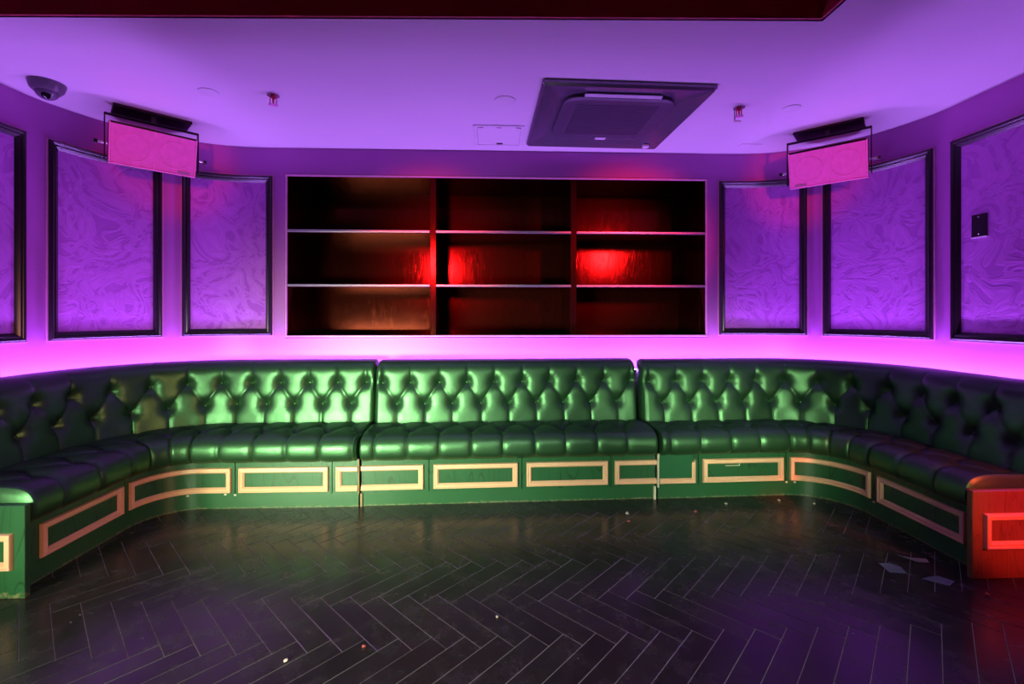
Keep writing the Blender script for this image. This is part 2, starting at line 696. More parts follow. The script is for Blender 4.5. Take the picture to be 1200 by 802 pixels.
o = bm_obj('planks', bm, 'plank', floor)
o['kind'] = 'stuff'

# ================================================================== WALL PANELS
FRAME_PROF = [(0.0, 0.012), (0.004, 0.024), (0.012, 0.030), (0.020, 0.027), (0.026, 0.020), (0.034, 0.022), (0.042, 0.016), (0.050, 0.008), (0.054, 0.004)]


def wall_panel(u0, u1, label):
    um = (u0 + u1) / 2
    x, y, _ = WALL.at(um)
    t = thing('wall_panel', (x, y, BZ0), label, 'wall panel', 'framed fabric panels along the curved wall')
    V, F = ribbon_box(WALL, u0 + .03, u1 - .03, -0.0005, -0.005, BZ0 + .03, BZ1 - .03, 0.03)
    mesh_obj('fabric', V, F, 'fabric', t, smooth='auto')
    V, F = [], []
    for (a, b, c, d) in ((u0 - .006, u1 + .006, BZ1, BZ1 + .006), (u0 - .006, u1 + .006, BZ0 - .006, BZ0),
                         (u0 - .006, u0, BZ0, BZ1), (u1, u1 + .006, BZ0, BZ1)):
        v, f = ribbon_box(WALL, a, b, -0.0005, -0.010, c, d, 0.03)
        F += [tuple(i + len(V) for i in q) for q in f]
        V += v
    mesh_obj('edge_bead', V, F, 'reveal', t, smooth='auto')
    moulding_rect(WALL, u0, u1, BZ0, BZ1, FRAME_PROF, -0.0005, 'frame', t, step=0.03)
    return t


wall_panel(4.20, 5.258, 'purple damask wall panel cut off by the left edge of the photo')
wall_panel(5.374, 5.982, 'purple damask wall panel in dark frame, under the left speaker')
wall_panel(6.096, 6.714, 'purple damask wall panel directly left of the dark bookcase')
wall_panel(10.216, 10.872, 'purple damask wall panel directly right of the dark bookcase')
wall_panel(10.970, 11.634, 'purple damask wall panel between the right speaker and the panel with the black plate')
wall_panel(11.744, 12.90, 'purple damask wall panel carrying the small black plate')

# black blank plate on the last panel
t = thing('blank_plate', (2.815, 2.545, 1.72), 'small black blank plate screwed to the rightmost purple panel', 'wall plate')
V, F = ribbon_box(WALL, 11.865, 11.945, -0.0065, -0.014, 1.655, 1.785)
mesh_obj('plate', V, F, 'black', t)
V, F = ribbon_box(WALL, 11.863, 11.947, -0.0065, -0.016, 1.648, 1.655)
mesh_obj('lower_lip', V, F, 'white', t)
for z in (1.77, 1.67):
    x, y, _ = WALL.at(11.905, -0.0145)
    bm = bmesh.new()
    bmesh.ops.create_uvsphere(bm, u_segments=10, v_segments=6, radius=0.0045)
    bmesh.ops.translate(bm, verts=bm.verts, vec=(x, y, z))
    bm_obj('screw', bm, 'steel', t, smooth=True)

# ================================================================== BOOKCASE
BD = 0.53
yb = 3.58 + BD
bc = thing('bookcase', ((BX0 + BX1) / 2, 3.58, BZ0), 'wide empty dark wood bookcase of nine bays set into the back wall', 'bookcase')
bm_obj('back_panel', box_bm(BX0, BX1, yb, yb + .02, BZ0, BZ1), 'shelf', bc)
bm_obj('side_panel', box_bm(BX0 - .02, BX0, 3.575, yb + .02, BZ0 - .02, BZ1 + .02), 'shelf', bc)
bm_obj('side_panel', box_bm(BX1, BX1 + .02, 3.575, yb + .02, BZ0 - .02, BZ1 + .02), 'shelf', bc)
bm_obj('top_panel', box_bm(BX0, BX1, 3.575, yb + .02, BZ1, BZ1 + .02), 'shelf', bc)
bm_obj('bottom_panel', box_bm(BX0, BX1, 3.575, yb + .02, BZ0 - .02, BZ0), 'shelf', bc)
DX = (-0.481, 0.627)
for x in DX:
    bm_obj('divider', box_bm(x - .0225, x + .0225, 3.586, yb, BZ0, BZ1, .002), 'shelf', bc)
bays = [(BX0, DX[0] - .0225), (DX[0] + .0225, DX[1] - .0225), (DX[1] + .0225, BX1)]
for z in (1.428, 1.850):
    for (x0, x1) in bays:
        s = bm_obj('shelf', box_bm(x0, x1, 3.590, yb, z - .011, z + .011), 'shelf', bc)
        bm_obj('edge_strip', box_bm(x0, x1, 3.568, 3.590, z - .009, z + .009, .004, 2), 'nosing', s)
# thin pale casing bead around the opening
for (x0, x1, z0, z1) in ((BX0 - .014, BX1 + .014, BZ1, BZ1 + .014), (BX0 - .014, BX1 + .014, BZ0 - .014, BZ0),
                         (BX0 - .014, BX0, BZ0, BZ1), (BX1, BX1 + .014, BZ0, BZ1)):
    bm_obj('casing_bead', box_bm(x0, x1, 3.562, 3.5795, z0, z1, .003), 'reveal', bc)

# ================================================================== LED STRIP (the lamp behind the seat backs)
t = thing('led_strip', (0.04, 3.5, 0.79), 'glowing violet light strip running along the wall behind the sofa backs', 'light strip')
us = WALL.samples(4.35, 12.6, 0.06)
us = sorted(set(us) | {5.13 + .95 * PI / 2 + 3.73 * k / 12 for k in range(13)})
V, F = [], []
for u in us:
    for d, z in ((-0.094, 0.780), (-0.080, 0.776)):
        x, y, _ = WALL.at(u, d)
        V.append((x, y, z))
for i in range(len(us) - 1):
    F.append((2 * i, 2 * i + 1, 2 * i + 3, 2 * i + 2))
mesh_obj('diodes', V, F, 'led', t)
V, F = ribbon_box(WALL, 4.35, 12.6, -0.098, -0.001, 0.756, 0.770, 0.06)
mesh_obj('channel', V, F, 'blackm', t)

# ================================================================== BANQUETTES
GOLD_PROF = [(0.0, 0.008), (0.003, 0.016), (0.010, 0.018), (0.013, 0.013), (0.019, 0.013), (0.024, 0.015), (0.030, 0.009), (0.034, 0.004)]
FZ0, FZ1 = 0.102, 0.256


def smooth_profile(pts, n):
    """Catmull-Rom through pts, resampled evenly"""
    p = np.array(pts, float)
    q = np.vstack([2 * p[0] - p[1], p, 2 * p[-1] - p[-2]])
    out = []
    for i in range(1, len(q) - 2):
        for k in range(12):
            t = k / 12
            out.append(0.5 * ((2 * q[i]) + (-q[i - 1] + q[i + 1]) * t + (2 * q[i - 1] - 5 * q[i] + 4 * q[i + 1] - q[i + 2]) * t * t
                              + (-q[i - 1] + 3 * q[i] - 3 * q[i + 1] + q[i + 2]) * t ** 3))
    out.append(p[-1])
    out = np.array(out)
    L = np.concatenate([[0], np.cumsum(np.linalg.norm(np.diff(out, axis=0), axis=1))])
    s = np.linspace(0, L[-1], n)
    return np.stack([np.interp(s, L, out[:, 0]), np.interp(s, L, out[:, 1])], 1), s


def seg_dist(S, T, a, b):
    ax, ay = a
    bx, by = b
    dx, dy = bx - ax, by - ay
    k = np.clip(((S - ax) * dx + (T - ay) * dy) / (dx * dx + dy * dy + 1e-12), 0, 1)
    return np.hypot(S - ax - k * dx, T - ay - k * dy)


def tuft_field(S, T, b_low, b_high, low_end, high_end, wc, amp, amp_b):
    """S,T grids; b_low / b_high: button centres; creases between them and out to the edges"""
    dc = np.full(S.shape, 9.0)
    db = np.full(S.shape, 9.0)
    wr = np.zeros(S.shape)
    for (bx, by) in b_low + b_high:
        r = np.hypot(S - bx, T - by)
        db = np.minimum(db, r)
        ang = np.arctan2(T - by, S - bx)
        wr += np.sin(ang * 13 + bx * 40) * np.exp(-((r - 0.036) / 0.020) ** 2)
    pitch = abs(b_low[1][0] - b_low[0][0])
    for (bx, by) in b_low:
        for (hx, hy) in b_high:
            if abs(hx - bx) < pitch * 0.8:
                dc = np.minimum(dc, seg_dist(S, T, (bx, by), (hx, hy)))
        dc = np.minimum(dc, seg_dist(S, T, (bx, by), (bx, low_end)))
    for (hx, hy) in b_high:
        dc = np.minimum(dc, seg_dist(S, T, (hx, hy), (hx, high_end)))
    dome = 0.13 * amp * (1 - np.exp(-np.power(dc / (wc * 3.2), 2.0)) - 1)
    crease = -0.60 * amp * np.exp(-dc / wc)
    dimple = -amp_b * np.exp(-np.power(db / 0.036, 1.6))
    return dome + crease + dimple + 0.0020 * wr


def swept_cushion(name, path, prof, svals, tvals, disp, mat, parent, round_end=0.03, round_amp=0.03):
    """closed cushion: front profile (d,z) swept over s, displaced along its normal"""
    n = len(prof)
    tan = np.gradient(prof, axis=0)
    tan /= np.linalg.norm(tan, axis=1)[:, None]
    nd, nz = -tan[:, 1], tan[:, 0]
    # outward side = away from the profile's centroid
    c = prof.mean(0)
    sign = np.sign(((prof - c) * np.stack([nd, nz], 1)).sum())
    nd, nz = nd * sign, nz * sign
    s0, s1 = svals[0], svals[-1]
    V = np.zeros((len(svals), n, 3))
    for i, s in enumerate(svals):
        e = min(s - s0, s1 - s)
        k = max(0.0, 1 - e / round_end)
        pull = -round_amp * (1 - math.sqrt(max(0.0, 1 - k * k)))
        x0, y0, h = path.at(s, 0.0)
        for_d = (-math.sin(h), math.cos(h))
        xr, yr, _ = path.at(s, 1.0)
        ux, uy = xr - x0, yr - y0
        dd = prof[:, 0] + nd * (disp[i] + pull)
        V[i, :, 0] = x0 + ux * dd
        V[i, :, 1] = y0 + uy * dd
        V[i, :, 2] = prof[:, 1] + nz * (disp[i] + pull)
    m = len(svals)
    F = []
    idx = np.arange(m * n).reshape(m, n)
    a = idx[:-1, :-1].ravel()
    b = idx[1:, :-1].ravel()
    cc = idx[1:, 1:].ravel()
    d = idx[:-1, 1:].ravel()
    F = np.stack([a, b, cc, d], 1).tolist()
    # close bottom/back strip and ends
    for i in range(m - 1):
        F.append((int(idx[i, n - 1]), int(idx[i + 1, n - 1]), int(idx[i + 1, 0]), int(idx[i, 0])))
    F.append(idx[0].tolist())
    F.append(idx[-1].tolist())
    o = mesh_obj(name, V.reshape(-1, 3), F, mat, parent, smooth='auto')
    return o, V


def banquette(label, pts, h, segs, depth, panels, grooves, frames, back_btn, seat_btn, end=None, joints=()):
    """pts/h/segs: plan of the base front; depth: base front to wall"""
    base = Path(pts, h, segs, 0.0)
    face = depth - 0.355
    x, y, _ = base.at(base.L / 2, depth / 2)
    t = thing('banquette', (x, y, 0), label, 'sofa', 'green leather banquette sections round the room')
    # plinth and upper boards
    V, F = ribbon_box(base, 0.004, base.L - .004, 0.008, 0.026, 0.0, 0.083)
    mesh_obj('plinth', V, F, 'plinth', t, smooth='auto')
    V, F = ribbon_box(base, 0.004, base.L - .004, 0.024, depth - .11, 0.262, 0.282)
    mesh_obj('seat_board', V, F, 'black', t, smooth='auto')
    cuts = [0.003] + grooves + [base.L - .003]
    boards = []
    for a, b in zip(cuts[:-1], cuts[1:]):
        V, F = ribbon_box(base, a + .0025, b - .0025, 0.0, 0.018, 0.085, 0.300)
        boards.append(((a, b), mesh_obj('base_panel', V, F, 'green', t, smooth='auto')))
    V, F = ribbon_box(base, 0.01, base.L - .01, 0.0185, 0.0235, 0.083, 0.296)
    mesh_obj('backing', V, F, 'black', t, smooth='auto')
    for fr in frames:
        a, b = fr[0], fr[1]
        opt = fr[2] if len(fr) > 2 else {}
        bd = [o for (q, o) in boards if q[0] - .01 <= (a + b) / 2 <= q[1] + .01][0]
        moulding_rect(base, a, b, FZ0, FZ1, GOLD_PROF, 0.0, 'gold', bd, step=0.03, **opt)
    # ---- seat cushion
    sp = Path(pts, h, segs, 0.16)
    off_l = 0.004
    prof, tl = smooth_profile([(0.05, .288), (0.01, .286), (-0.030, .294), (-0.056, .318), (-0.066, .355), (-0.062, .395), (-0.042, .428), (-0.006, .447),
                               (0.05, .456), (0.12, .457), (face * .55 + .08, .455), (face + .02, .446), (face + .09, .440)], 72)
    sv = np.arange(off_l, sp.L - off_l + 1e-6, 0.0085)
    sv = np.append(sv[:-1], sp.L - off_l)
    S, T = np.meshgrid(sv, tl, indexing='ij')
    # t at the row of buttons: arc length where d reaches the given depth on top
    topi = np.where(prof[:, 1] > .44)[0]
    t1 = np.interp(0.085, prof[topi, 0], tl[topi])
    t2 = np.interp(min(face - .07, 0.25), prof[topi, 0], tl[topi])
    n0, p = seat_btn
    us = []
    u = n0
    while u < sp.L - 0.02:
        if u > 0.02:
            us.append(u)
        u += p
    low = [(u, t1) for u in us]
    high = [(u + p / 2, t2) for u in [us[0] - p] + us if 0.03 < u + p / 2 < sp.L - .03]
    D = tuft_field(S, T, low, high, 0.03, tl[-1], 0.009, 0.020, 0.014)
    fade = np.clip((T - 0.03) / 0.06, 0, 1)
    swept_cushion('seat_cushion', sp, prof, sv, tl, D * fade, 'leather', t, 0.02, 0.02)
    # ---- backrest
    ref = face + 0.06
    bp = Path(pts, h, segs, ref)
    prof, tl = smooth_profile([(face + .02, .385), (face + .020, .43), (face + .028, .50), (face + .038, .58), (face + .046, .66), (face + .054, .74), (face + .063, .80),
                               (face + .084, .838), (face + .128, .863), (face + .180, .873), (face + .206, .868), (face + .220, .850), (face + .224, .82), (face + .224, .60), (face + .224, .385)], 110)
    sv = np.arange(off_l, bp.L - off_l + 1e-6, 0.0085)
    sv = np.append(sv[:-1], bp.L - off_l)
    S, T = np.meshgrid(sv, tl, indexing='ij')
    fronti = np.where(prof[:, 0] < face + .15)[0]
    tz = lambda z: float(np.interp(z, prof[fronti, 1], tl[fronti]))
    tb, tt, te = tz(.575), tz(.722), tz(.850)
    u0, p, nb = back_btn
    if u0 < 0:
        u0 = bp.L + u0 - p * (nb - 1)
    hi = [(u0 + p * k, tt) for k in range(nb)]
    lw = [(u0 + p * (k + .5), tb) for k in range(-1, nb) if 0.06 < u0 + p * (k + .5) < bp.L - .06]
    D = tuft_field(S, T, lw, hi, -0.1, te, 0.0085, 0.015, 0.034)
    fade = np.clip((te + .02 - T) / 0.055, 0, 1)
    fade = fade * fade * (3 - 2 * fade)
    Dm = D * fade - 0.0 * T
    o, V = swept_cushion('backrest', bp, prof, sv, tl, Dm, 'leather', t, 0.035, 0.04)
    # covered buttons
    bmsh = None
    for (bs, bt) in lw + hi:
        if not (0.02 < bs < bp.L - .02):
            continue
        i = int(np.argmin(abs(sv - bs)))
        j = int(np.argmin(abs(tl - bt)))
        pt = Vector(V[i, j])
        tx = Vector(V[min(i + 6, len(sv) - 1), j]) - Vector(V[max(i - 6, 0), j])
        hh = bp.at(bs)[2]
        nrm = Vector((math.sin(hh), -math.cos(hh), 0.28)).normalized()
        if bmsh is None:
            b = bmesh.new()
            bmesh.ops.create_uvsphere(b, u_segments=10, v_segments=6, radius=0.0095)
            for v in b.verts:
                v.co.z *= 0.55
            bmsh = bpy.data.meshes.new('button')
            b.to_mesh(bmsh)
            b.free()
            bmsh.polygons.foreach_set('use_smooth', [True] * len(bmsh.polygons))
            bmsh.materials.append(M['leather'])
        q = bpy.data.objects.new('button', bmsh)
        COL.objects.link(q)
        q.parent = t
        q.location = pt + nrm * 0.004 - Vector(t.location)
        q.rotation_euler = nrm.to_track_quat('Z', 'Y').to_euler()
    return t, base


# left section (with the left corner)
left, bl = banquette('left green leather banquette section curving round the left corner to its end panel',
                     (-2.05, 2.03), PI / 2, [('L', .59), ('A', .25, PI / 2), ('L', .955)], 0.70,
                     None, [0.575, 1.183, 1.773],
                     [(0.10, 0.555), (0.60, 1.163), (1.208, 1.753), (1.798, 1.932, dict(open_r=True))],
                     (-0.075, 0.199, 13), (0.16, 0.2))
ang = math.atan2(2.925 - 2.878, 1.895)
mid, bmid = banquette('straight middle green leather banquette section below the bookcase',
                      (-0.836, 2.878), ang, [('L', 1.887)], 0.652,
                      None, [0.423, 1.012, 1.59],
                      [(0.004, 0.39, dict(open_l=True)), (0.451, 0.985), (1.04, 1.569), (1.613, 1.889, dict(open_r=True))],
                      (0.055, 0.1985, 10), (0.09, 0.2))
ang = math.atan2(.027, .88)
right, br = banquette('right green leather banquette section curving round the right corner to its red lit end',
                      (1.060, 2.918), ang, [('L', .88), ('A', .3, PI / 2 + ang), ('L', .63)], 0.588,
                      None, [0.275, 0.873, 1.39],
                      [(0.012, 0.25, dict(open_l=True, sides='BR')), (0.30, 0.85), (0.895, 1.372), (1.426, 1.925)],
                      (0.06, 0.199, 13), (0.07, 0.2))

# end panels, raw board edges at the two joints
def end_panel(t, x0, x1, y, ztop, fx0, fx1, fz0, fz1, mat='green'):
    o = bm_obj('end_panel', box_bm(x0, x1, y, y + .026, 0, ztop, .002), mat, t)
    pth = Path((x0, y), 0.0, [('L', x1 - x0)])
    moulding_rect(pth, fx0 - x0, fx1 - x0, fz0, fz1, GOLD_PROF, 0.0, 'gold', o)


end_panel(left, -2.735, -1.985, 2.000, .392, -2.60, -2.03, .122, .276)
end_panel(right, 2.165, 2.815, 1.980, .400, 2.215, 2.70, .138, .298, 'endwood')
bm_obj('raw_edge', box_bm(-0.8485, -0.8425, 2.8655, 2.884, 0.085, 0.300), 'raw', mid)
bm_obj('raw_edge', box_bm(-0.838, -0.826, 2.874, 2.884, 0.0, 0.083), 'raw', mid)
bm_obj('patch_panel', box_bm(1.066, 1.285, 2.9125, 2.917, 0.136, 0.298, .001), 'fresh', right)
bm_obj('raw_edge', box_bm(1.0565, 1.066, 2.908, 2.924, 0.080, 0.296), 'crumb', right)
bm_obj('raw_edge', box_bm(1.034, 1.048, 2.916, 2.930, 0.0, 0.083), 'crumb', right)


# small pale marks on the base boards: a scratched corner and bare chips
for k, (a, b, z0, z1) in enumerate(((.455, .553, .206, .209), (.550, .553, .209, .221))):
    V, F = ribbon_box(br, a, b, -0.0012, 0.0005, z0, z1)
    mesh_obj('scratch', V, F, 'crumb', right)
for pth, own, spots_ in ((bl, left, ((.905, .090), (1.125, .091), (1.184, .087))), (br, right, ((.874, .090), (.93, .089), (1.392, .089)))):
    for (u, z) in spots_:
        V, F = ribbon_box(pth, u - .007, u + .007, -0.002, 0.001, z - .005, z + .005)
        mesh_obj('paint_chip', V, F, 'crumb', own)


# ================================================================== SPEAKERS
def speaker(loc, yaw, tilt, label, badge_side):
    """loc: middle of the front face; local -Y is the front"""
    W_, H_, D_ = 0.45, 0.255, 0.32
    t = thing('speaker', loc, label, 'speaker', 'speakers hung from the ceiling in the two corners', rot=(0, 0, yaw))
    R = Matrix.Rotation(tilt, 4, 'X')

    def put(bm, name, mat, smooth=False, tl=True, parent=t):
        if tl:
            bmesh.ops.transform(bm, matrix=R, verts=bm.verts)
        return bm_obj(name, bm, mat, parent, smooth, local=True)
    b = box_bm(-W_ / 2, W_ / 2, 0.0, D_, -H_ / 2, H_ / 2)
    for v in b.verts:
        if v.co.y > 0.1:
            v.co.x *= 0.86
            v.co.z *= 0.92
    bmesh.ops.bevel(b, geom=list(b.edges), offset=.006, segments=2, affect='EDGES')
    cab = put(b, 'cabinet', 'black')
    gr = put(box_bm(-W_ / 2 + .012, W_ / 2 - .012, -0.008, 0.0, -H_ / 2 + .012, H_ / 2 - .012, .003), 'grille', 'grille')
    # rim of the grille
    for (x0, x1, z0, z1) in ((-W_ / 2 + .004, W_ / 2 - .004, -H_ / 2 + .003, -H_ / 2 + .012), (-W_ / 2 + .004, -W_ / 2 + .012, -H_ / 2 + .012, H_ / 2 - .006),
                             (W_ / 2 - .012, W_ / 2 - .004, -H_ / 2 + .012, H_ / 2 - .006)):
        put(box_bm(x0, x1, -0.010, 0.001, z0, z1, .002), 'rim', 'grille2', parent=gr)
    for x in (-0.105, 0.105):
        bm = bmesh.new()
        V, F = lathe([(0.079, 0), (0.081, .0011), (0.083, .0011), (0.085, 0)], 40, close=False)
        vv = [bm.verts.new(p) for p in V]
        for f in F:
            bm.faces.new([vv[i] for i in f])
        bmesh.ops.rotate(bm, verts=bm.verts, cent=(0, 0, 0), matrix=Matrix.Rotation(PI / 2, 3, 'X'))
        bmesh.ops.translate(bm, verts=bm.verts, vec=(x, -0.0085, -0.005))
        put(bm, 'woofer_ring', 'grille', True, parent=gr)
    for z0, z1 in ((H_ / 2 - .05, H_ / 2 - .012), (-H_ / 2 + .012, -H_ / 2 + .05)):
        put(box_bm(-.003, .003, -0.0105, -0.006, z0, z1), 'centre_clip', 'grille2', parent=gr)
    bx = badge_side * 0.155
    bd = put(box_bm(bx - .034, bx + .034, -0.0115, -0.006, -H_ / 2 + .016, -H_ / 2 + .030, .001), 'badge', 'badge', parent=gr)
    # yoke: two arms, top bar, ceiling plate widened as shadow, knobs (not tilted)
    top = CZ - loc[2]
    for s in (-1, 1):
        xx = s * (W_ / 2 + .012)
        put(box_bm(xx - .003, xx + .003, 0.02, 0.055, -0.09, top - .062, .001), 'yoke_arm', 'blackm', tl=False)
        bm = bmesh.new()
        bmesh.ops.create_cone(bm, cap_ends=True, segments=14, radius1=.007, radius2=.007, depth=.05)
        bmesh.ops.rotate(bm, verts=bm.verts, cent=(0, 0, 0), matrix=Matrix.Rotation(PI / 2, 3, 'Y'))
        bmesh.ops.translate(bm, verts=bm.verts, vec=(s * (W_ / 2 + .024), .037, 0))
        kb = put(bm, 'clamp_bolt', 'steel', True, tl=False)
        bm = bmesh.new()
        bmesh.ops.create_cone(bm, cap_ends=True, segments=14, radius1=.016, radius2=.013, depth=.018)
        bmesh.ops.rotate(bm, verts=bm.verts, cent=(0, 0, 0), matrix=Matrix.Rotation(PI / 2, 3, 'Y'))
        bmesh.ops.translate(bm, verts=bm.verts, vec=(s * (W_ / 2 + .052), .037, 0))
        put(bm, 'clamp_knob', 'blackm', True, tl=False, parent=kb)
    put(box_bm(-W_ / 2 - .015, W_ / 2 + .015, 0.02, 0.055, top - .068, top - .062, .001), 'yoke_bar', 'blackm', tl=False)
    put(box_bm(-.20, .20, 0.0, 0.20, top - .016, top, .003), 'ceiling_shadow_plate', 'blackm', tl=False)  # mount plate made wide and black to stand in for the speaker's ceiling shadow
    put(box_bm(-.012, .012, 0.03, 0.05, top - .062, top - .016), 'stem', 'blackm', tl=False)
    return t


speaker((-2.165, 2.985, 2.245), math.radians(43), math.radians(17), 'wall corner speaker with pink lit grille on the left side of the room', 1)
speaker((2.255, 3.005, 2.215), math.radians(-43), math.radians(20), 'wall corner speaker with pale pink lit grille on the right side of the room', -1)

# ================================================================== CEILING CASSETTE
ax0, ax1, ay0, ay1 = 0.250, 1.240, 2.485, 3.41
acx, acy = (ax0 + ax1) / 2, (ay0 + ay1) / 2
ac = thing('air_conditioner', (acx, acy, CZ), 'square dark ceiling cassette air conditioner above the bookcase', 'air conditioner')


def rrect(hw, hh, r, n=6):
    pts = []
    for cx, cy, a0 in ((hw - r, hh - r, 0), (-hw + r, hh - r, PI / 2), (-hw + r, -hh + r, PI), (hw - r, -hh + r, 3 * PI / 2)):
        for k in range(n + 1):
            a = a0 + PI / 2 * k / n
            pts.append((cx + r * math.cos(a), cy + r * math.sin(a)))
    return pts


def rings_mesh(rings, ctr, cap_last=True):
    n = len(rings[0][0])
    V, F = [], []
    for pts, z in rings:
        V += [(ctr[0] + x, ctr[1] + y, ctr[2] + z) for x, y in pts]
    for i in range(len(rings) - 1):
        for k in range(n):
            a, b = i * n + k, i * n + (k + 1) % n
            F.append((a, b, b + n, a + n))
    if cap_last:
        F.append(tuple(range((len(rings) - 1) * n, len(rings) * n)))
    return V, F


hw, hh = (ax1 - ax0) / 2, (ay1 - ay0) / 2
c0 = (acx, acy, CZ)
V, F = rings_mesh([(rrect(hw, hh, .012), -0.0005), (rrect(hw, hh, .012), -0.018), (rrect(hw - .012, hh - .012, .012), -0.032),
                   (rrect(hw - .125, hh - .125, .12), -0.003), (rrect(hw - .130, hh - .130, .115), -0.0015)], c0)
mesh_obj('fascia_panel', V, F, 'acgrey', ac, smooth='auto')
V, F = rings_mesh([(rrect(hw - .155, hh - .155, .10), -0.002), (rrect(hw - .155, hh - .155, .10), -0.020), (rrect(hw - .165, hh - .165, .095), -0.026),
                   (rrect(hw - .205, hh - .205, .05), -0.028), (rrect(hw - .212, hh - .212, .045), -0.024), (rrect(hw - .220, hh - .220, .04), -0.024)], c0)
grl = mesh_obj('intake_grille', V, F, 'acdark', ac, smooth='auto')
for k in range(18):
    yy = acy - (hh - .25) + (2 * (hh - .25)) * k / 17
    bm_obj('slat', box_bm(acx - hw + .24, acx + hw - .24, yy - .006, yy + .006, CZ - .0262, CZ - .0238), 'acdark', grl)
for k in range(4):
    a = k * PI / 2
    bm = box_bm(-0.23, 0.23, -0.013, 0.013, -0.003, 0.003, .002)
    bmesh.ops.rotate(bm, verts=bm.verts, cent=(0, 0, 0), matrix=Matrix.Rotation(math.radians(-22), 3, 'X'))
    bmesh.ops.translate(bm, verts=bm.verts, vec=(0, -(hh - .142), -0.014))
    bmesh.ops.rotate(bm, verts=bm.verts, cent=(0, 0, 0), matrix=Matrix.Rotation(a, 3, 'Z'))
    bmesh.ops.translate(bm, verts=bm.verts, vec=c0)
    bm_obj('louver', bm, 'aclight' if k == 0 else 'acgrey', ac)  # near louver painted paler as if lit, the other three stay grey
bm_obj('receiver', box_bm(acx - .02, acx + .055, acy + hh - .205, acy + hh - .17, CZ - .033, CZ - .0255, .002), 'ind', ac)
V, F = lathe([(0.024, 0), (0.026, .003), (0.026, .016)], 20, (acx + hw - .10, acy + hh - .06, CZ - .038))
mesh_obj('sensor', V, F, 'ind', ac, smooth='auto')

ac.rotation_euler.z = math.radians(1.6)

# ------------------------------------------------------------------ access hatch and round covers
t = thing('access_hatch', (0.03, 3.28, CZ), 'square white access hatch in the ceiling left of the air conditioner', 'hatch')
hx0, hx1, hy0, hy1 = -0.145, 0.205, 3.09, 3.46
for (x0, x1, y0, y1) in ((hx0, hx1, hy0, hy0 + .022), (hx0, hx1, hy1 - .022, hy1), (hx0, hx0 + .022, hy0 + .022, hy1 - .022), (hx1 - .022, hx1, hy0 + .022, hy1 - .022)):
    bm_obj('frame_strip', box_bm(x0, x1, y0, y1, CZ - .008, CZ, .002), 'white', t)
d = bm_obj('door', box_bm(hx0 + .025, hx1 - .025, hy0 + .026, hy1 - .025, CZ - .006, CZ, .001), 'ceiling', t)
bm_obj('latch', box_bm(0.015, 0.06, hy1 - .062, hy1 - .042, CZ - .010, CZ - .006), 'black', d)
for x in (-0.095, 0.03, 0.165):
    bm_obj('hinge', box_bm(x - .018, x + .018, hy0 + .024, hy0 + .032, CZ - .010, CZ - .005, .001), 'steel', t)

for (x, y, r, lab) in ((-1.654, 2.70, .055, 'round white ceiling cover near the left speaker'),
                       (0.064, 2.74, .066, 'round white ceiling cover between the hatch and the air conditioner'),
                       (1.852, 2.77, .052, 'round white ceiling cover near the right speaker')):
    V, F = lathe([(r * .92, -0.006), (r, -0.004), (r, 0.0)], 36, (x, y, CZ))
    o = mesh_obj('ceiling_cover', V, F, 'ceiling', smooth='auto')
    o['label'] = lab
    o['category'] = 'ceiling cover'
    o['group'] = 'round covers on the ceiling'
o = bm_obj('vent_cover', box_bm(1.86, 2.02, 3.36, 3.425, CZ - .005, CZ, .002), 'ceiling')
o['label'] = 'small flush rectangular cover on the ceiling left of the right speaker'
o['category'] = 'ceiling cover'


# ------------------------------------------------------------------ sprinkler heads (red glass bulbs)
def sprinkler(x, y, lab, hang, spin):
    t = thing('sprinkler_head', (x, y, CZ), lab, 'sprinkler', 'red bulb sprinkler heads on the ceiling', rot=(0, 0, spin))
    V, F = lathe([(0.024, -0.004), (0.034, -0.006), (0.034, 0.0)], 24)
    mesh_obj('escutcheon', V, F, 'steel', t, smooth='auto', local=True)
    V, F = lathe([(0.006, -0.022), (0.013, -0.020), (0.015, -0.004)], 16)
    mesh_obj('socket', V, F, 'redglass', t, smooth='auto', local=True)
    for s in (-1, 1):
        bm = box_bm(s * .017 - .0025, s * .017 + .0025, -.004, .004, -.056, -.008, .001)
        bm_obj('frame_arm', bm, 'redglass', t, local=True)
    V, F = lathe([(0.0035, -0.050), (0.0055, -0.044), (0.0055, -0.028), (0.004, -0.022)], 14)
    mesh_obj('glass_bulb', V, F, 'redglass', t, smooth='auto', local=True)
    # toothed deflector
    bm = bmesh.new()
    ring = []
    for k in range(24):
        r = .026 if k % 2 else .017
        ring.append((r * math.cos(k * PI / 12), r * math.sin(k * PI / 12)))
    lo_ = [bm.verts.new((a, b, -.060)) for a, b in ring]
    hi_ = [bm.verts.new((a, b, -.056)) for a, b in ring]
    bm.faces.new(lo_)
    bm.faces.new(hi_)
    for k in range(24):
        bm.faces.new((lo_[k], lo_[(k + 1) % 24], hi_[(k + 1) % 24], hi_[k]))
    bm_obj('deflector', bm, 'grille2', t, local=True)
    if hang:
        bm = box_bm(-.034, -.030, -.003, .003, -.085, -.006)
        bm_obj('wire', bm, 'camgrey', t, local=True)
        bm = box_bm(-.034, .008, -.012, .012, -.096, -.084, .004)
        bm_obj('hanging_cap', bm, 'white', t, local=True)


sprinkler(-1.297, 2.72, 'red glass sprinkler head on the ceiling right of the left speaker', False, 0.5)
sprinkler(1.518, 2.77, 'red glass sprinkler head with a dangling white cap, right of the air conditioner', True, 0.2)

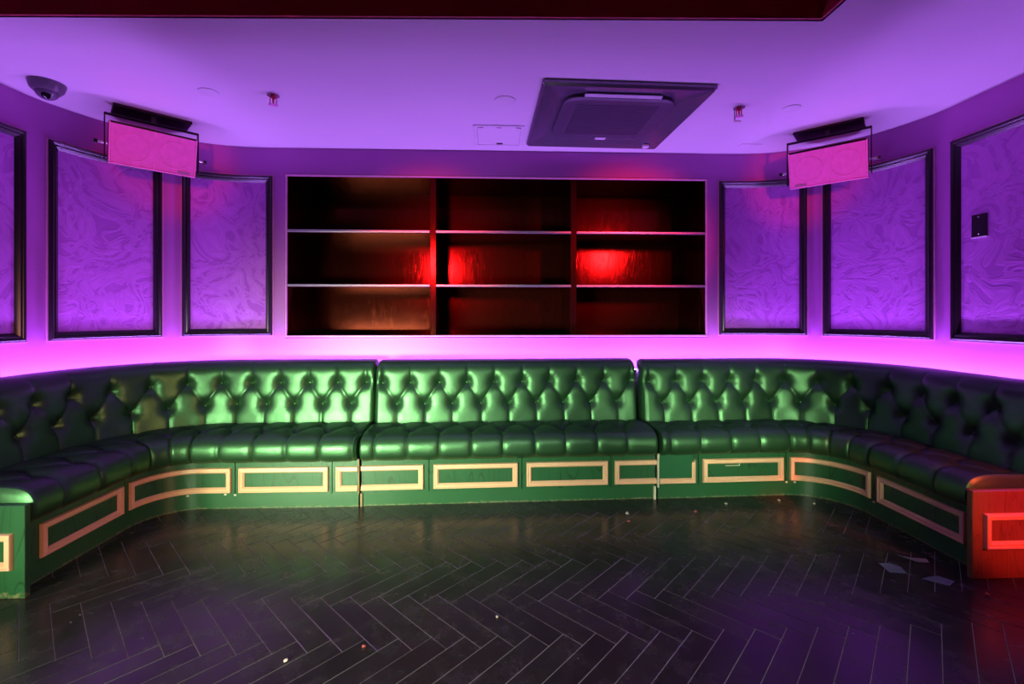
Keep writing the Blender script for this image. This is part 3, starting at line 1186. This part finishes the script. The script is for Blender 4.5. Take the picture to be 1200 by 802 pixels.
# ------------------------------------------------------------------ dome camera
t = thing('dome_camera', (-2.49, 2.63, CZ), 'grey dome security camera on the ceiling in the upper left corner', 'security camera')
V, F = lathe([(0.054, -0.050), (0.060, -0.050), (0.072, -0.036), (0.080, -0.010), (0.082, 0.0)], 40, (-2.49, 2.63, CZ))
mesh_obj('housing', V, F, 'camgrey', t, smooth='auto')
prof = [(0.052 * math.cos(a), -0.046 - 0.046 * math.sin(a)) for a in [PI / 2 * k / 9 for k in range(10)]][::-1]
prof[0] = (0.002, prof[0][1])
V, F = lathe(prof, 36, (-2.49, 2.63, CZ))
dome = mesh_obj('dome', V, F, 'domeglass', t, smooth='auto')
V, F = lathe([(0.012, 0), (0.020, .003), (0.021, .012)], 24)
rot = Vector((0.45, -0.62, -0.64)).normalized().to_track_quat('-Z', 'Y').to_matrix()
ctr = Vector((-2.49, 2.63, CZ - .052)) + Vector((0.45, -0.62, -0.64)).normalized() * 0.047
mesh_obj('lens', [tuple(ctr + rot @ Vector(p)) for p in V], F, 'lens', dome, smooth='auto')


# ================================================================== DEBRIS ON THE FLOOR
def scrap(pts, lab, curl=0.006, mat='paper'):
    """thin bent sheet: outline in plan, lifted unevenly"""
    rnd = random.Random(len(lab))
    n = len(pts)
    cx = sum(p[0] for p in pts) / n
    cy = sum(p[1] for p in pts) / n
    bm = bmesh.new()
    rim = [bm.verts.new((x, y, 0.0022 + rnd.random() * curl)) for x, y in pts]
    c = bm.verts.new((cx, cy, 0.0018))
    rim2 = [bm.verts.new((v.co.x, v.co.y, v.co.z - .0009)) for v in rim]
    c2 = bm.verts.new((cx, cy, 0.0009))
    for k in range(n):
        m_ = (k + 1) % n
        bm.faces.new((rim[k], rim[m_], c))
        bm.faces.new((rim2[m_], rim2[k], c2))
        bm.faces.new((rim[k], rim2[k], rim2[m_], rim[m_]))
    o = bm_obj('paper_scrap', bm, mat)
    o['label'] = lab
    o['category'] = 'paper scrap'
    return o


scrap([(1.835, 2.045), (1.905, 2.03), (1.925, 2.085), (1.90, 2.115), (1.845, 2.12)], 'blue grey square paper scrap on the floor, leftmost of the scraps by the right end', .003)
scrap([(1.985, 2.175), (2.045, 2.12), (2.095, 2.115), (2.10, 2.135), (2.04, 2.155)], 'small pale crumpled paper scrap on the floor close to the right bench', .016)
scrap([(1.93, 1.985), (2.005, 1.93), (2.065, 1.965), (2.03, 2.01), (1.975, 2.0)], 'grey diamond shaped paper scrap on the floor nearest the red lit end panel', .003)


def crumb(x, y, r, lab, mat='crumb'):
    rnd = random.Random(int(x * 1000))
    bm = bmesh.new()
    bmesh.ops.create_icosphere(bm, subdivisions=1, radius=r)
    for v in bm.verts:
        k = 0.65 + 0.7 * rnd.random()
        v.co = (v.co.x * k, v.co.y * k, v.co.z * k * 0.6)
    zmin = min(v.co.z for v in bm.verts)
    bmesh.ops.translate(bm, verts=bm.verts, vec=(x, y, 0.0005 - zmin))
    o = bm_obj('plaster_crumb', bm, mat)
    o['label'] = lab
    o['category'] = 'debris'


crumb(0.795, 2.70, .014, 'pale plaster crumb on the floor before the split middle frame')
crumb(0.775, 2.60, .008, 'small red crumb on the floor just in front of a pale crumb', 'crumbr')
crumb(1.217, 2.71, .011, 'red crumb on the floor right of the bench joint', 'crumbr')
crumb(1.46, 2.82, .010, 'pale crumb on the floor close to the right bench plinth')
crumb(1.83, 2.86, .009, 'pale crumb at the foot of the right curved base')
crumb(2.02, 2.80, .009, 'pale crumb beside the curve of the right base')
crumb(-0.72, 1.60, .008, 'pale crumb on the floor in the foreground left of centre')
crumb(-0.47, 1.66, .008, 'orange red crumb on the dark floor near the bottom of the photo', 'crumbr')
crumb(0.01, 1.80, .007, 'white crumb on the floor in the middle foreground')
crumb(2.10, 1.86, .010, 'pink crumb on the floor before the red lit end panel', 'crumbr')
